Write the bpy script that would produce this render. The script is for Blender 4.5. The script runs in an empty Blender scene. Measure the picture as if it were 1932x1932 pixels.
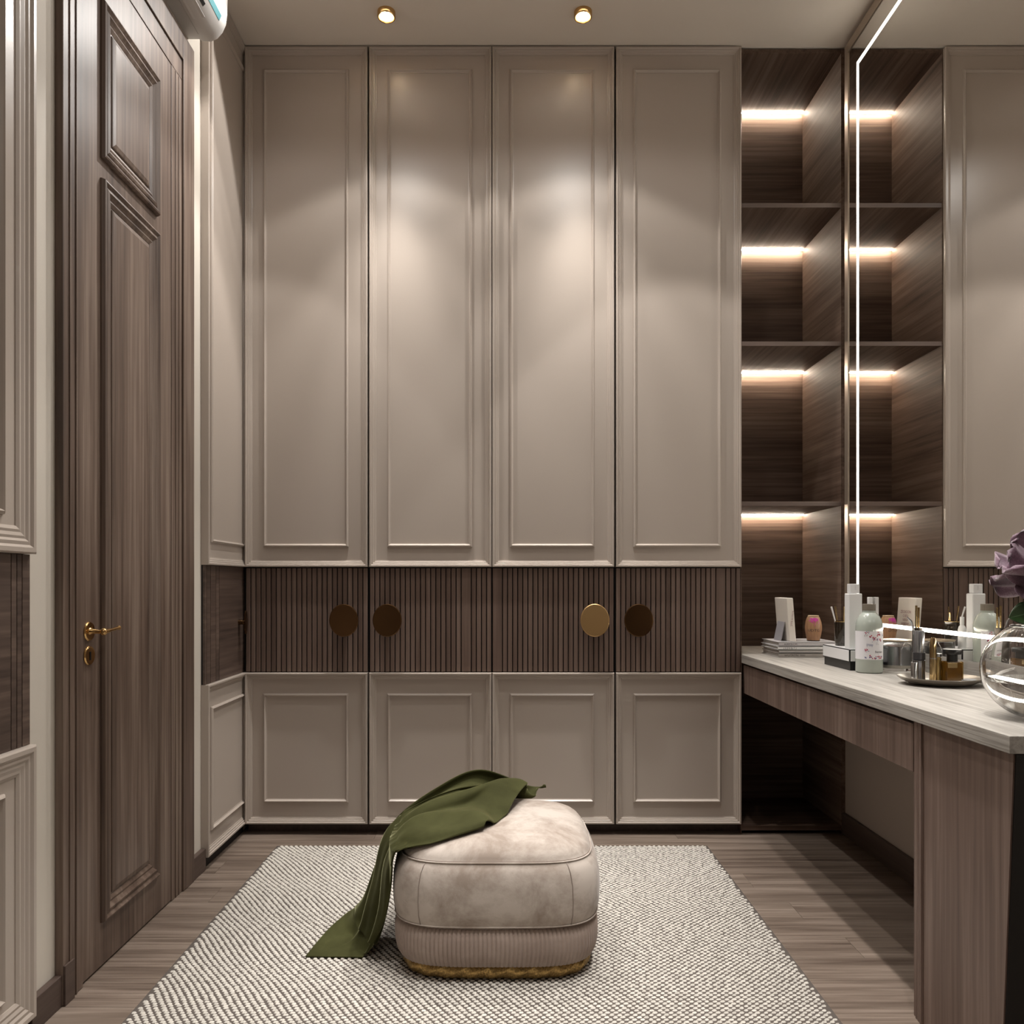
import bpy, math, random
from mathutils import Vector, Matrix, noise as mnoise
random.seed(7)
PI = math.pi
S = bpy.context.scene
COL = S.collection

# ------------------------------------------------------------------ camera, world, lights, exposure
CAMY, CAMZ, F = -3.378, 1.051, 1520.0
cd = bpy.data.cameras.new('camera'); cam = bpy.data.objects.new('camera', cd); COL.objects.link(cam)
cam.location = (0, CAMY, CAMZ); cam.rotation_euler = (PI/2, 0, 0)
cd.sensor_width = 36; cd.sensor_fit = 'HORIZONTAL'; cd.lens = F/1932*36
cd.shift_x = 9/1932; cd.shift_y = 134/1932; cd.clip_start = 0.02
S.camera = cam
S.view_settings.view_transform = 'Standard'; S.view_settings.look = 'None'
S.view_settings.gamma = 1; S.view_settings.use_curve_mapping = False
S.view_settings.exposure = 0.46
w = bpy.data.worlds.new('world'); S.world = w; w.use_nodes = True
w.node_tree.nodes['Background'].inputs[0].default_value = (1.0, 0.93, 0.85, 1)
w.node_tree.nodes['Background'].inputs[1].default_value = 0.25

CEIL = 3.296
def spot(x, y, power, deg, blend=0.35, rad=0.025, col=(1.0, 0.965, 0.925), tilt=0, side=0):
    l = bpy.data.lights.new('downlight_beam', 'SPOT'); l.energy = power; l.color = col
    l.spot_size = math.radians(deg); l.spot_blend = blend; l.shadow_soft_size = rad
    o = bpy.data.objects.new('downlight_beam', l); COL.objects.link(o)
    o.location = (x, y, CEIL-0.03); o.rotation_euler = (-math.radians(tilt), math.radians(side), 0)
    return o
def area(name, loc, rot, sx, sy, power, col=(1.0, 0.93, 0.86)):
    l = bpy.data.lights.new(name, 'AREA'); l.shape = 'RECTANGLE'; l.size = sx; l.size_y = sy
    l.energy = power; l.color = col
    o = bpy.data.objects.new(name, l); COL.objects.link(o); o.location = loc; o.rotation_euler = rot
    return o
DL = [(-0.475, -0.21), (0.298, -0.21)]
for x, y in DL:                              # adjustable downlights, turned a little into the room
    spot(x, y, 50, 77, 0.22, 0.02, tilt=20)
    spot(x, y, 85, 32, 0.85, 0.02, tilt=-3)
    spot(x, y, 20, 141, 0.05, 0.02, tilt=48)
for x, y, sd in [(-0.80, -0.65, 8), (0.70, -0.65, 0)]:
    spot(x, y, 19 if x < 0 else 32, 70, 0.12, 0.03, side=sd)
for x, y, p in [(-0.56, -1.17, 6.5), (0.35, -1.17, 9)]:
    spot(x, y, p, 150, 0.2, 0.035)
for x, y, p, an, sd in [(-0.56, -1.17, 34, 48, 4), (0.30, -1.17, 34, 38, 9), (0.74, -1.0, 95, 46, 6), (0.74, -1.7, 105, 52, 6), (0.74, -2.3, 70, 56, 6), (-0.56, -2.2, 35, 50, 0), (0.05, -2.1, 45, 48, 4)]:
    spot(x, y, p, an, 0.6, 0.03, side=sd)
area('added_fill_light', (0.0, -4.0, CEIL-0.02), (0, 0, 0), 1.4, 1.0, 8)  # added soft fill behind the camera, no fixture there

# ------------------------------------------------------------------ materials
def newmat(name):
    m = bpy.data.materials.new(name); m.use_nodes = True
    nt = m.node_tree; b = nt.nodes['Principled BSDF']
    return m, nt, b
def link(nt, a, b): nt.links.new(a, b)
def plain(name, col, rough=0.5, metal=0.0, spec=0.5, emit=None, estr=0.0, bump=0.0, bscale=60.0, var=0.0, vscale=4.0, coat=0.0):
    m, nt, b = newmat(name)
    b.inputs['Base Color'].default_value = (*col, 1); b.inputs['Roughness'].default_value = rough
    b.inputs['Metallic'].default_value = metal; b.inputs['Specular IOR Level'].default_value = spec
    b.inputs['Coat Weight'].default_value = coat
    if emit: b.inputs['Emission Color'].default_value = (*emit, 1); b.inputs['Emission Strength'].default_value = estr
    tc = nt.nodes.new('ShaderNodeTexCoord')
    if bump:
        n = nt.nodes.new('ShaderNodeTexNoise'); n.inputs['Scale'].default_value = bscale; n.inputs['Detail'].default_value = 4
        link(nt, tc.outputs['Object'], n.inputs['Vector'])
        bp = nt.nodes.new('ShaderNodeBump'); bp.inputs['Strength'].default_value = bump; bp.inputs['Distance'].default_value = 0.002
        link(nt, n.outputs['Fac'], bp.inputs['Height']); link(nt, bp.outputs['Normal'], b.inputs['Normal'])
    if var:
        n = nt.nodes.new('ShaderNodeTexNoise'); n.inputs['Scale'].default_value = vscale; n.inputs['Detail'].default_value = 3
        link(nt, tc.outputs['Object'], n.inputs['Vector'])
        r = nt.nodes.new('ShaderNodeValToRGB')
        r.color_ramp.elements[0].position = 0.3; r.color_ramp.elements[1].position = 0.7
        r.color_ramp.elements[0].color = (*[c*(1-var) for c in col], 1); r.color_ramp.elements[1].color = (*[min(1, c*(1+var)) for c in col], 1)
        link(nt, n.outputs['Fac'], r.inputs['Fac']); link(nt, r.outputs['Color'], b.inputs['Base Color'])
    return m
def wood(name, dark, mid, light, axis='Z', rough=0.5, fine=70.0, coarse=9.0, bump=0.15, rnd=True):
    """grain runs along the given axis"""
    m, nt, b = newmat(name)
    b.inputs['Roughness'].default_value = rough
    tc = nt.nodes.new('ShaderNodeTexCoord'); oi = nt.nodes.new('ShaderNodeObjectInfo')
    add = nt.nodes.new('ShaderNodeVectorMath'); add.operation = 'ADD'
    sc = nt.nodes.new('ShaderNodeVectorMath'); sc.operation = 'SCALE'; sc.inputs[0].default_value = (7.3, 3.1, 5.7)
    link(nt, oi.outputs['Random'], sc.inputs['Scale'])
    if not rnd: sc.inputs[0].default_value = (0, 0, 0)
    link(nt, tc.outputs['Object'], add.inputs[0]); link(nt, sc.outputs[0], add.inputs[1])
    def layer(s, stretch, detail, dist=0.0):
        mp = nt.nodes.new('ShaderNodeMapping')
        v = [s, s, s]; v['XYZ'.index(axis)] = s/stretch
        mp.inputs['Scale'].default_value = v
        link(nt, add.outputs[0], mp.inputs['Vector'])
        n = nt.nodes.new('ShaderNodeTexNoise'); n.inputs['Scale'].default_value = 1.0; n.inputs['Detail'].default_value = detail
        n.inputs['Roughness'].default_value = 0.6; n.inputs['Distortion'].default_value = dist
        link(nt, mp.outputs[0], n.inputs['Vector']); return n
    n1 = layer(coarse, 14, 4, 0.3); n2 = layer(fine, 45, 3)
    mx = nt.nodes.new('ShaderNodeMath'); mx.operation = 'MULTIPLY_ADD'; mx.inputs[1].default_value = 0.55
    m2 = nt.nodes.new('ShaderNodeMath'); m2.operation = 'MULTIPLY'; m2.inputs[1].default_value = 0.45
    link(nt, n2.outputs['Fac'], m2.inputs[0]); link(nt, n1.outputs['Fac'], mx.inputs[0]); link(nt, m2.outputs[0], mx.inputs[2])
    r = nt.nodes.new('ShaderNodeValToRGB'); e = r.color_ramp.elements
    e[0].position = 0.36; e[0].color = (*dark, 1); e[1].position = 0.64; e[1].color = (*light, 1)
    k = e.new(0.5); k.color = (*mid, 1)
    link(nt, mx.outputs[0], r.inputs['Fac']); link(nt, r.outputs['Color'], b.inputs['Base Color'])
    bp = nt.nodes.new('ShaderNodeBump'); bp.inputs['Strength'].default_value = bump; bp.inputs['Distance'].default_value = 0.0015
    link(nt, n2.outputs['Fac'], bp.inputs['Height']); link(nt, bp.outputs['Normal'], b.inputs['Normal'])
    return m
def glassmat(name, col=(1, 1, 1), rough=0.0, ior=1.45):
    m, nt, b = newmat(name)
    b.inputs['Base Color'].default_value = (*col, 1); b.inputs['Roughness'].default_value = rough
    b.inputs['Transmission Weight'].default_value = 1; b.inputs['IOR'].default_value = ior
    return m
def emis(name, col, s):
    m, nt, b = newmat(name)
    b.inputs['Base Color'].default_value = (0.8, 0.8, 0.8, 1)
    b.inputs['Emission Color'].default_value = (*col, 1); b.inputs['Emission Strength'].default_value = s
    return m

PAINT = plain('beige_satin_lacquer', (0.445, 0.385, 0.335), 0.29, bump=0.06, bscale=140, spec=0.5)
WALLP = plain('cream_wall_paint', (0.60, 0.55, 0.48), 0.7, bump=0.05, bscale=200)
CEILP = plain('ceiling_paint', (0.74, 0.675, 0.60), 0.9, bump=0.03, bscale=150)
DK, MD, LT = (0.055, 0.034, 0.024), (0.105, 0.070, 0.052), (0.175, 0.128, 0.100)
WOODZ = wood('walnut_vertical_grain', DK, MD, LT, 'Z', 0.45)
SLATW = wood('walnut_slat', (0.100, 0.063, 0.048), (0.145, 0.096, 0.075), (0.195, 0.137, 0.110), 'Z', 0.5, coarse=5)
BANDY = wood('walnut_side_band', (0.05, 0.033, 0.026), (0.09, 0.06, 0.047), (0.15, 0.105, 0.082), 'Y', 0.5)
DOORW = wood('door_walnut', (0.060, 0.038, 0.028), (0.125, 0.085, 0.064), (0.22, 0.165, 0.13), 'Z', 0.42, coarse=10)
NX = wood('niche_walnut_across', (0.055, 0.033, 0.023), (0.105, 0.068, 0.050), (0.165, 0.115, 0.088), 'X', 0.5, coarse=11)
NY = wood('niche_walnut_deep', (0.055, 0.033, 0.023), (0.105, 0.068, 0.050), (0.165, 0.115, 0.088), 'Y', 0.5, coarse=11)
for _m in (NX, NY):
    _m.node_tree.nodes['Principled BSDF'].inputs['Specular IOR Level'].default_value = 0.22
    _m.node_tree.nodes['Principled BSDF'].inputs['Roughness'].default_value = 0.62
NEDGE = wood('niche_edge', (0.08, 0.055, 0.045), (0.12, 0.085, 0.07), (0.17, 0.125, 0.105), 'X', 0.5)
VANW = wood('vanity_walnut', (0.10, 0.064, 0.05), (0.155, 0.104, 0.083), (0.24, 0.175, 0.145), 'Z', 0.5, coarse=14)
FLOORW = wood('floor_oak', (0.085, 0.060, 0.046), (0.170, 0.130, 0.102), (0.27, 0.215, 0.175), 'X', 0.36, fine=90, coarse=16, bump=0.12)
SKIRT = wood('skirting_walnut', (0.05, 0.032, 0.025), (0.075, 0.050, 0.04), (0.10, 0.07, 0.055), 'Y', 0.5)
STONE = wood('pale_limed_worktop', (0.22, 0.204, 0.182), (0.34, 0.318, 0.288), (0.41, 0.388, 0.355), 'Y', 0.5, fine=130, coarse=30, bump=0.5, rnd=False)
DARK = plain('dark_shadow_gap', (0.012, 0.009, 0.008), 0.7)
BLACK = plain('black_lacquer_and_shade', (0.006, 0.006, 0.006), 0.35)
KNOB_SHADED = plain('brass_shaded_tint', (0.17, 0.095, 0.045), 0.25, 1.0)  # shaded copy of the pull metal: dim reflection put into the colour
KNOB_LIT = plain('brass_lit_tint', (0.78, 0.52, 0.24), 0.32, 1.0)  # lit copy of the same metal: bright reflection put into the colour
BRASSP = plain('polished_brass', (0.65, 0.42, 0.18), 0.15, 1.0)
TRIM = plain('champagne_trim', (0.42, 0.35, 0.28), 0.35, 0.6)
MIRROR = plain('mirror_silvering', (0.88, 0.87, 0.85), 0.015, 1.0)
LED = emis('warm_led', (1.0, 0.86, 0.69), 105)
LEDW = emis('white_led', (1.0, 0.92, 0.80), 9)
LAMP = emis('lamp_lens', (1.0, 0.90, 0.68), 12)
ACW = plain('white_plastic', (0.52, 0.50, 0.48), 0.4)
TEAL = plain('teal_plastic', (0.07, 0.25, 0.28), 0.4)
WHITE = plain('white_plastic_gloss', (0.80, 0.80, 0.80), 0.3)
CREAMP = plain('cream_card', (0.74, 0.69, 0.62), 0.55)
PAPER = plain('paper_pages', (0.62, 0.59, 0.56), 0.8)
GREYC = plain('grey_cover', (0.50, 0.48, 0.46), 0.5)
INK = plain('dark_ink', (0.03, 0.025, 0.03), 0.6)
INKB = plain('blue_ink', (0.04, 0.06, 0.22), 0.6)
INKR = plain('red_ink', (0.45, 0.03, 0.05), 0.6)
INKM = plain('magenta_ink', (0.45, 0.02, 0.25), 0.6)
MAUVEI = plain('maroon_ink', (0.22, 0.05, 0.07), 0.6)
SILVER = plain('brushed_silver', (0.55, 0.56, 0.58), 0.2, 1.0)
CHAMP = plain('gold_gloss', (0.58, 0.43, 0.22), 0.15, 1.0)
GLASS = glassmat('clear_glass'); WATER = glassmat('water', (0.95, 0.97, 0.95), 0.0, 1.33)
AMBER = glassmat('amber_glass', (0.55, 0.36, 0.10), 0.0, 1.4)
LIQ = plain('pale_green_liquid', (0.42, 0.46, 0.41), 0.12, coat=0.6)
LABELM = plain('white_label', (0.80, 0.79, 0.82), 0.4)
CAPM = plain('taupe_cap', (0.22, 0.19, 0.15), 0.45)

# ------------------------------------------------------------------ mesh helpers
class MB:
    def __init__(s): s.v = []; s.f = []
    def quad(s, *p):
        n = len(s.v); s.v += [tuple(q) for q in p]; s.f.append(tuple(range(n, n+len(p))))
    def box(s, x0, x1, y0, y1, z0, z1):
        n = len(s.v)
        s.v += [(x0,y0,z0),(x1,y0,z0),(x1,y1,z0),(x0,y1,z0),(x0,y0,z1),(x1,y0,z1),(x1,y1,z1),(x0,y1,z1)]
        s.f += [(n,n+3,n+2,n+1),(n+4,n+5,n+6,n+7),(n,n+1,n+5,n+4),(n+1,n+2,n+6,n+5),(n+2,n+3,n+7,n+6),(n+3,n,n+4,n+7)]
        return s
    def frame(s, u0, u1, v0, v1, prof, fn):
        """mitred rectangular moulding; prof = [(offset inwards, height)]"""
        n = len(s.v); k = len(prof)
        for (o, h) in prof:
            for (u, v) in ((u0+o, v0+o), (u1-o, v0+o), (u1-o, v1-o), (u0+o, v1-o)): s.v.append(fn(u, v, h))
        for i in range(k-1):
            for j in range(4):
                a = n+i*4+j; b = n+i*4+(j+1) % 4
                s.f.append((a, b, b+4, a+4))
        return s
    def lathe(s, prof, c=(0,0,0), n=32, sx=1.0, sy=1.0, axis='Z', close=False):
        b0 = len(s.v)
        for (r, h) in prof:
            for i in range(n):
                a = 2*PI*i/n; p = (r*math.cos(a)*sx, r*math.sin(a)*sy, h)
                if axis == 'X': p = (p[2], p[0], p[1])
                if axis == 'Y': p = (p[0], -p[2], p[1])
                s.v.append((c[0]+p[0], c[1]+p[1], c[2]+p[2]))
        for k in range(len(prof)-1):
            for i in range(n):
                a = b0+k*n+i; b = b0+k*n+(i+1) % n
                s.f.append((a, b, b+n, a+n))
        if prof[0][0] > 1e-5: s.f.append(tuple(b0+i for i in range(n-1, -1, -1)))
        if prof[-1][0] > 1e-5 and not close: s.f.append(tuple(b0+(len(prof)-1)*n+i for i in range(n)))
        return s
    def tube(s, pts, rad, n=8):
        b0 = len(s.v); m = len(pts)
        rs = rad if isinstance(rad, (list, tuple)) else [rad]*m
        for i, p in enumerate(pts):
            p = Vector(p); d = (Vector(pts[min(i+1, m-1)])-Vector(pts[max(i-1, 0)])).normalized()
            u = d.cross(Vector((0.13, 0.21, 1)) if abs(d.z) < 0.9 else Vector((1, 0.1, 0))).normalized(); v = d.cross(u)
            for k in range(n):
                a = 2*PI*k/n; s.v.append(tuple(p+(u*math.cos(a)+v*math.sin(a))*rs[i]))
        for i in range(m-1):
            for k in range(n):
                a = b0+i*n+k; b = b0+i*n+(k+1) % n; s.f.append((a, b, b+n, a+n))
        s.f.append(tuple(b0+i for i in range(n-1, -1, -1))); s.f.append(tuple(b0+(m-1)*n+i for i in range(n)))
        return s
    def mesh(s, name, origin=(0,0,0)):
        me = bpy.data.meshes.new(name)
        ox, oy, oz = origin
        me.from_pydata([(x-ox, y-oy, z-oz) for x, y, z in s.v], [], s.f); me.update()
        return me
    def build(s, name, mat, parent=None, origin=(0,0,0), smooth=False, bevel=0.0, fix=True):
        me = s.mesh(name, origin); return place(me, name, mat, parent, origin, smooth, bevel, fix)
def place(me, name, mat, parent=None, origin=(0,0,0), smooth=False, bevel=0.0, fix=True):
    import bmesh
    if fix:
        bm = bmesh.new(); bm.from_mesh(me); bmesh.ops.remove_doubles(bm, verts=bm.verts, dist=1e-6)
        bmesh.ops.recalc_face_normals(bm, faces=bm.faces); bm.to_mesh(me); bm.free()
    if mat and not me.materials: me.materials.append(mat)
    if smooth:
        me.shade_smooth()
        if smooth != 'all': me.set_sharp_from_angle(angle=math.radians(38))
    o = bpy.data.objects.new(name, me); COL.objects.link(o)
    if parent: o.parent = parent
    else: o.location = origin
    if bevel:
        b = o.modifiers.new('edge', 'BEVEL'); b.width = bevel; b.segments = 2; b.limit_method = 'ANGLE'
    return o
def thing(name, label, cat, loc, group=None):
    o = bpy.data.objects.new(name, None); COL.objects.link(o); o.location = loc; o.empty_display_size = 0.05
    tag(o, label, cat, group); return o
def tag(o, label, cat, group=None):
    o['label'] = label; o['category'] = cat
    if group: o['group'] = group
    return o
def struct(o): o['kind'] = 'structure'; return o
def box(name, b, mat, parent=None, origin=(0,0,0), bevel=0.0):
    return MB().box(*b).build(name, mat, parent, origin, bevel=bevel)
def text_mesh(body, size, fn, name, mat, parent, origin, sx=1.0, align='LEFT', ext=0.0):
    cu = bpy.data.curves.new('lettering', 'FONT'); cu.body = body; cu.size = size; cu.align_x = align; cu.resolution_u = 2
    t = bpy.data.objects.new('lettering_tmp', cu); COL.objects.link(t)
    dg = bpy.context.evaluated_depsgraph_get(); me = bpy.data.meshes.new_from_object(t.evaluated_get(dg))
    bpy.data.objects.remove(t); bpy.data.curves.remove(cu)
    me.materials.clear()
    for v in me.vertices:
        p = fn(v.co.x*sx, v.co.y); v.co = (p[0]-origin[0], p[1]-origin[1], p[2]-origin[2])
    me.name = name
    return place(me, name, mat, parent, origin, fix=False)

# ------------------------------------------------------------------ room shell
XL, XR, YB, YF = -1.123, 1.418, 0.52, -5.2
struct(box('ceiling', (XL-0.1, XR+0.1, YF-0.1, YB+0.1, CEIL, CEIL+0.1), CEILP))
struct(box('wall_left', (XL-0.1, XL, YF, YB, 0, CEIL), WALLP))
struct(box('wall_right', (XR, XR+0.1, YF, YB, 0, CEIL), plain('taupe_wall_paint', (0.42, 0.36, 0.31), 0.7, bump=0.04, bscale=200)))
struct(box('wall_back', (XL-0.1, XR+0.1, YB, YB+0.1, 0, CEIL), WALLP))
struct(box('wall_front', (XL-0.1, XR+0.1, YF-0.1, YF, 0, CEIL), WOODZ))
flo = struct(box('floor', (XL-0.1, XR+0.1, YF, YB+0.1, -0.05, -0.006), DARK))
PW, PL = 0.131, 1.25
row = 0; y1 = 0.06
while y1 > -3.9:
    x = XL - ((row*0.47+0.54) % 1.0)*PL
    while x < XR:
        a, b = max(x, XL), min(x+PL, XR)
        if b-a > 0.02:
            p = box('plank', (a+0.0004, b-0.0004, y1-PW+0.0004, y1-0.0004, -0.006, random.uniform(-0.0004, 0.0)), FLOORW, flo)
        x += PL
    y1 -= PW; row += 1

def W(u, v, h): return (u, -h, v)                 # wall of wardrobes, facing the camera
def LW(x0): return lambda u, v, h: (x0+h, u, v)   # left wall
PF = [(0, 0), (0, 0.011), (0.002, 0.0135), (0.0075, 0.0135), (0.0105, 0.0095), (0.0145, 0.0095), (0.017, 0.0065), (0.0225, 0.0055), (0.0245, 0.003), (0.029, 0.002), (0.029, -0.001)]
PI_ = [(0, -0.001), (0, 0.004), (0.003, 0.0075), (0.0065, 0.0100), (0.0095, 0.0065), (0.0125, 0.002), (0.0155, 0.0015), (0.0155, -0.001)]
PFS = [(o, h*1.35) for o, h in PF]
Z_UP = (1.118, 3.291); Z_FL = (0.680, 1.113); Z_LO = (0.044, 0.676)

slat_cache = {}
def slat(wd, parent, x, origin, z0=Z_FL[0], z1=Z_FL[1], mat=SLATW, name='slat'):
    key = round(wd, 4)
    if key not in slat_cache:
        m = MB(); c = 0.0012; h = z1-z0
        n = 0
        pr = [(0, 0.006), (0, -0.0025), (c, -0.004), (wd-c, -0.004), (wd, -0.0025), (wd, 0.006)]
        for z in (0, h):
            for (px, py) in pr: m.v.append((px, py, z))
        for i in range(6): j = (i+1) % 6; m.f.append((i, j, j+6, i+6))
        m.f.append((0,1,2,3,4,5)); m.f.append((11,10,9,8,7,6))
        me = m.mesh('slat'); me.materials.append(mat); slat_cache[key] = me
    o = bpy.data.objects.new(name, slat_cache[key]); COL.objects.link(o); o.parent = parent
    o.location = (x-origin[0], -origin[1], z0-origin[2]); return o

def wardrobe_door(root, org, x0, x1, hinge_plain, knob_x, tilt, lab):
    m = MB().box(x0, x1, 0, 0.02, *Z_UP).box(x0, x1, 0, 0.02, *Z_LO)
    d = m.build('door', PAINT, root, org)
    box('slat_backing', (x0, x1, 0.006, 0.02, Z_FL[0]-0.004, Z_FL[1]+0.005), DARK, d, org)
    for (z0, z1) in (Z_UP, Z_LO):
        MB().frame(x0, x1, z0, z1, PFS, W).build('frame_moulding', PAINT, d, org)
        MB().frame(x0+0.074, x1-0.082, z0+0.088 if z0 < 1 else z0+0.084, z1-0.088, PI_, W).build('panel_moulding', PAINT, d, org)
    # slats
    pitch = 0.02105; gap = 0.0040; wd = x1-x0
    cells = []; x = 0
    if hinge_plain == 'L': pat = [1.0]
    elif hinge_plain == 'R': pat = []
    n = int(round(wd/pitch))
    unit = wd/n
    i = 0
    wide = {'L2R': [(n-6, 2)], 'R4': [(n-5, 2)], 'W3': [(0, 2)]}.get(hinge_plain, [])
    wd_at = dict(wide)
    while i < n:
        k = wd_at.get(i, 1)
        slat(k*unit-gap, d, x0+i*unit+gap/2, org); i += k
    # disc pull
    kz = 0.896
    k = MB()
    k.lathe([(0.0, 0), (0.058, 0), (0.0605, 0.0015), (0.0605, 0.0045), (0.058, 0.006), (0.0, 0.0062)], (0, 0, 0), 48, 1.0, 1.13, 'Y')
    k.lathe([(0.012, -0.026), (0.012, 0.001)], (0, 0, 0), 16, 1, 1, 'Y')
    me = k.mesh('knob'); o = place(me, 'knob', KNOB_LIT if lab else KNOB_SHADED, d, smooth=False); o.modifiers.new('edge', 'BEVEL').width = 0.0008
    o.location = (knob_x-org[0], -0.032-org[1], kz-org[2])
    o.rotation_euler = tilt
    if lab: o['label'] = 'round brass pull coloured brighter for its reflection'
    return d
XA = [-1.096, -0.5835, -0.5765, -0.0655, -0.0625, 0.4470, 0.4545, 0.978]
org = (-0.58, 0.25, 0)
wl = thing('wardrobe', 'left tall beige two-door wardrobe in the corner, with two round pulls shaded dark in colour', 'wardrobe', org, 'fitted wardrobes')
box('carcass', (XA[0], -0.0645, 0.022, 0.50, 0.04, 3.292), DARK, wl, org)
box('plinth', (XA[0], -0.0645, 0.035, 0.06, 0.0, 0.04), SKIRT, wl, org)
wardrobe_door(wl, org, XA[0], XA[1], '', -0.678, (0.05, 0, 0), '')
wardrobe_door(wl, org, XA[2], XA[3], 'L2R', -0.498, (0.02, 0, 0), '')
org2 = (0.46, 0.25, 0)
wr = thing('wardrobe', 'right tall beige two-door wardrobe beside the lit shelf niche, with one pull coloured as lit', 'wardrobe', org2, 'fitted wardrobes')
box('carcass', (-0.0635, XA[7]-0.001, 0.022, 0.50, 0.04, 3.292), DARK, wr, org2)
box('plinth', (-0.0635, XA[7]-0.001, 0.035, 0.06, 0.0, 0.04), SKIRT, wr, org2)
wardrobe_door(wr, org2, XA[4], XA[5], 'W3', 0.364, (-0.10, 0, 0), 'lit')  # this pull is coloured brighter in place of a reflection
wardrobe_door(wr, org2, XA[6], XA[7], 'R4', 0.546, (0, 0, 0), '')

# ------------------------------------------------------------------ left wall cladding units
def cladding(y0, y1, label, io, io_far, pf, grooves, knob=False):
    """panelled unit on the left wall between y0 (near) and y1 (far)"""
    org = (-1.113, (y0+y1)/2, 0); X0 = -1.107
    t = thing('wall_cabinet', label, 'cabinet', org, 'left wall cabinets')
    fn = LW(X0)
    for nm, (z0, z1) in (('upper_door', (Z_UP[0], 3.292)), ('lower_door', Z_LO)):
        d = box(nm, (-1.1225, X0, y0, y1, z0, z1), PAINT, t, org)
        MB().frame(y0, y1, z0, z1, pf, fn).build('frame_moulding', PAINT, d, org)
        MB().frame(y0+io_far, y1-io, z0+0.084, z1-0.088, PI_, fn).build('panel_moulding', PAINT, d, org)
    ys = sorted([y0]+grooves+[y1])
    box('band_backing', (-1.1225, X0-0.009, y0+0.002, y1-0.002, Z_FL[0]-0.003, Z_FL[1]+0.004), DARK, t, org)
    for a, b in zip(ys[:-1], ys[1:]):
        box('slat', (X0-0.009, X0-0.002, a+0.0015, b-0.0015, Z_FL[0]-0.003, Z_FL[1]+0.004), BANDY, t, org)
    box('plinth', (-1.1225, -1.117, y0+0.02, y1, 0.0, 0.044), DARK, t, org)
    if knob:
        k = MB().lathe([(0.0, 0), (0.047, 0), (0.049, 0.002), (0.049, 0.005), (0.0, 0.006)], (-1.082, -0.05, 0.889), 32, 0.35, 1, 'X')
        k.lathe([(0.01, -0.03), (0.01, 0.001)], (-1.082, -0.05, 0.889), 12, 1, 1, 'X')
        k.build('knob', KNOB_SHADED, t, org, smooth=True)
    return t
cladding(-0.425, 0.03, 'narrow beige panelled cabinet on the left wall between the door and the wardrobe corner', 0.02, 0.05, PF,
         [-0.405, -0.365, -0.31, -0.275], True)
PFW = [(0, 0), (0, 0.012), (0.004, 0.015), (0.014, 0.015), (0.02, 0.010), (0.028, 0.011), (0.034, 0.007), (0.040, 0.008), (0.048, 0.005), (0.054, 0.006), (0.062, 0.002), (0.062, -0.001)]
cladding(-2.35, -1.505, 'beige panelled cabinet on the near side of the walnut door, at the left edge', 0.105, 0.105, PFW,
         [-1.536, -1.556, -1.577, -1.86, -1.88, -1.90])

# ------------------------------------------------------------------ walnut door
dr = bpy.data.objects.new('door_1', None); COL.objects.link(dr); dorg = (-1.118, -1.0, 0); dr.location = dorg; dr['kind'] = 'structure'
LX = -1.109
fn = LW(LX)
box('jamb_shadow', (-1.1225, -1.118, -1.37, -0.545, 0.001, 2.90), DARK, dr, dorg)
lf = box('door_leaf', (-1.118, LX, -1.281, -0.722, 0.006, 2.760), DOORW, dr, dorg)
PD = [(0, -0.001), (0, 0.004), (0.003, 0.013), (0.008, 0.015), (0.013, 0.011), (0.017, 0.008), (0.022, 0.011), (0.028, 0.013), (0.034, 0.008), (0.040, 0.004), (0.046, 0.006), (0.052, 0.003), (0.056, 0.001), (0.056, -0.001)]
PR = [(0.0, -0.001), (0.0, 0.001), (0.004, 0.001), (0.0045, 0.005), (0.012, 0.007), (0.3, 0.007)]
for (z0, z1) in ((0.125, 2.156), (2.211, 2.643)):
    MB().frame(-1.183, -0.828, z0, z1, PD, fn).build('panel_moulding', DOORW, lf, dorg)
    q = MB(); q.frame(-1.183+0.061, -0.828-0.061, z0+0.061, z1-0.061, [(0, -0.001), (0, 0.002), (0.003, 0.004), (0.014, 0.007)], fn)
    a0, a1, b0, b1 = -1.183+0.075, -0.828-0.075, z0+0.075, z1-0.075
    q.quad(fn(a0, b0, 0.007), fn(a1, b0, 0.007), fn(a1, b1, 0.007), fn(a0, b1, 0.007))
    q.build('raised_panel', DOORW, lf, dorg)
# frame: inner strips and outer casing
def strip(nm, y0, y1, z0, z1, x1, bev=0.0015): return box(nm, (-1.1225, x1, y0, y1, z0, z1), DOORW, dr, dorg, bev)
strip('jamb', -0.718, -0.634, 0.001, 2.763, -1.108)
strip('casing', -0.633, -0.540, 0.001, 2.923, -1.102)
strip('casing', -1.379, -1.285, 0.001, 2.923, -1.102)
strip('casing', -1.2845, -0.6335, 2.832, 2.923, -1.102)
strip('jamb', -1.2845, -0.6335, 2.764, 2.831, -1.108)
for y in (-0.690, -0.662): strip('casing_bead', y, y+0.006, 0.001, 2.76, -1.1055, 0.001)
for y in (-1.352, -1.322): strip('casing_bead', y, y+0.006, 0.001, 2.82, -1.099, 0.001)
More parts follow.
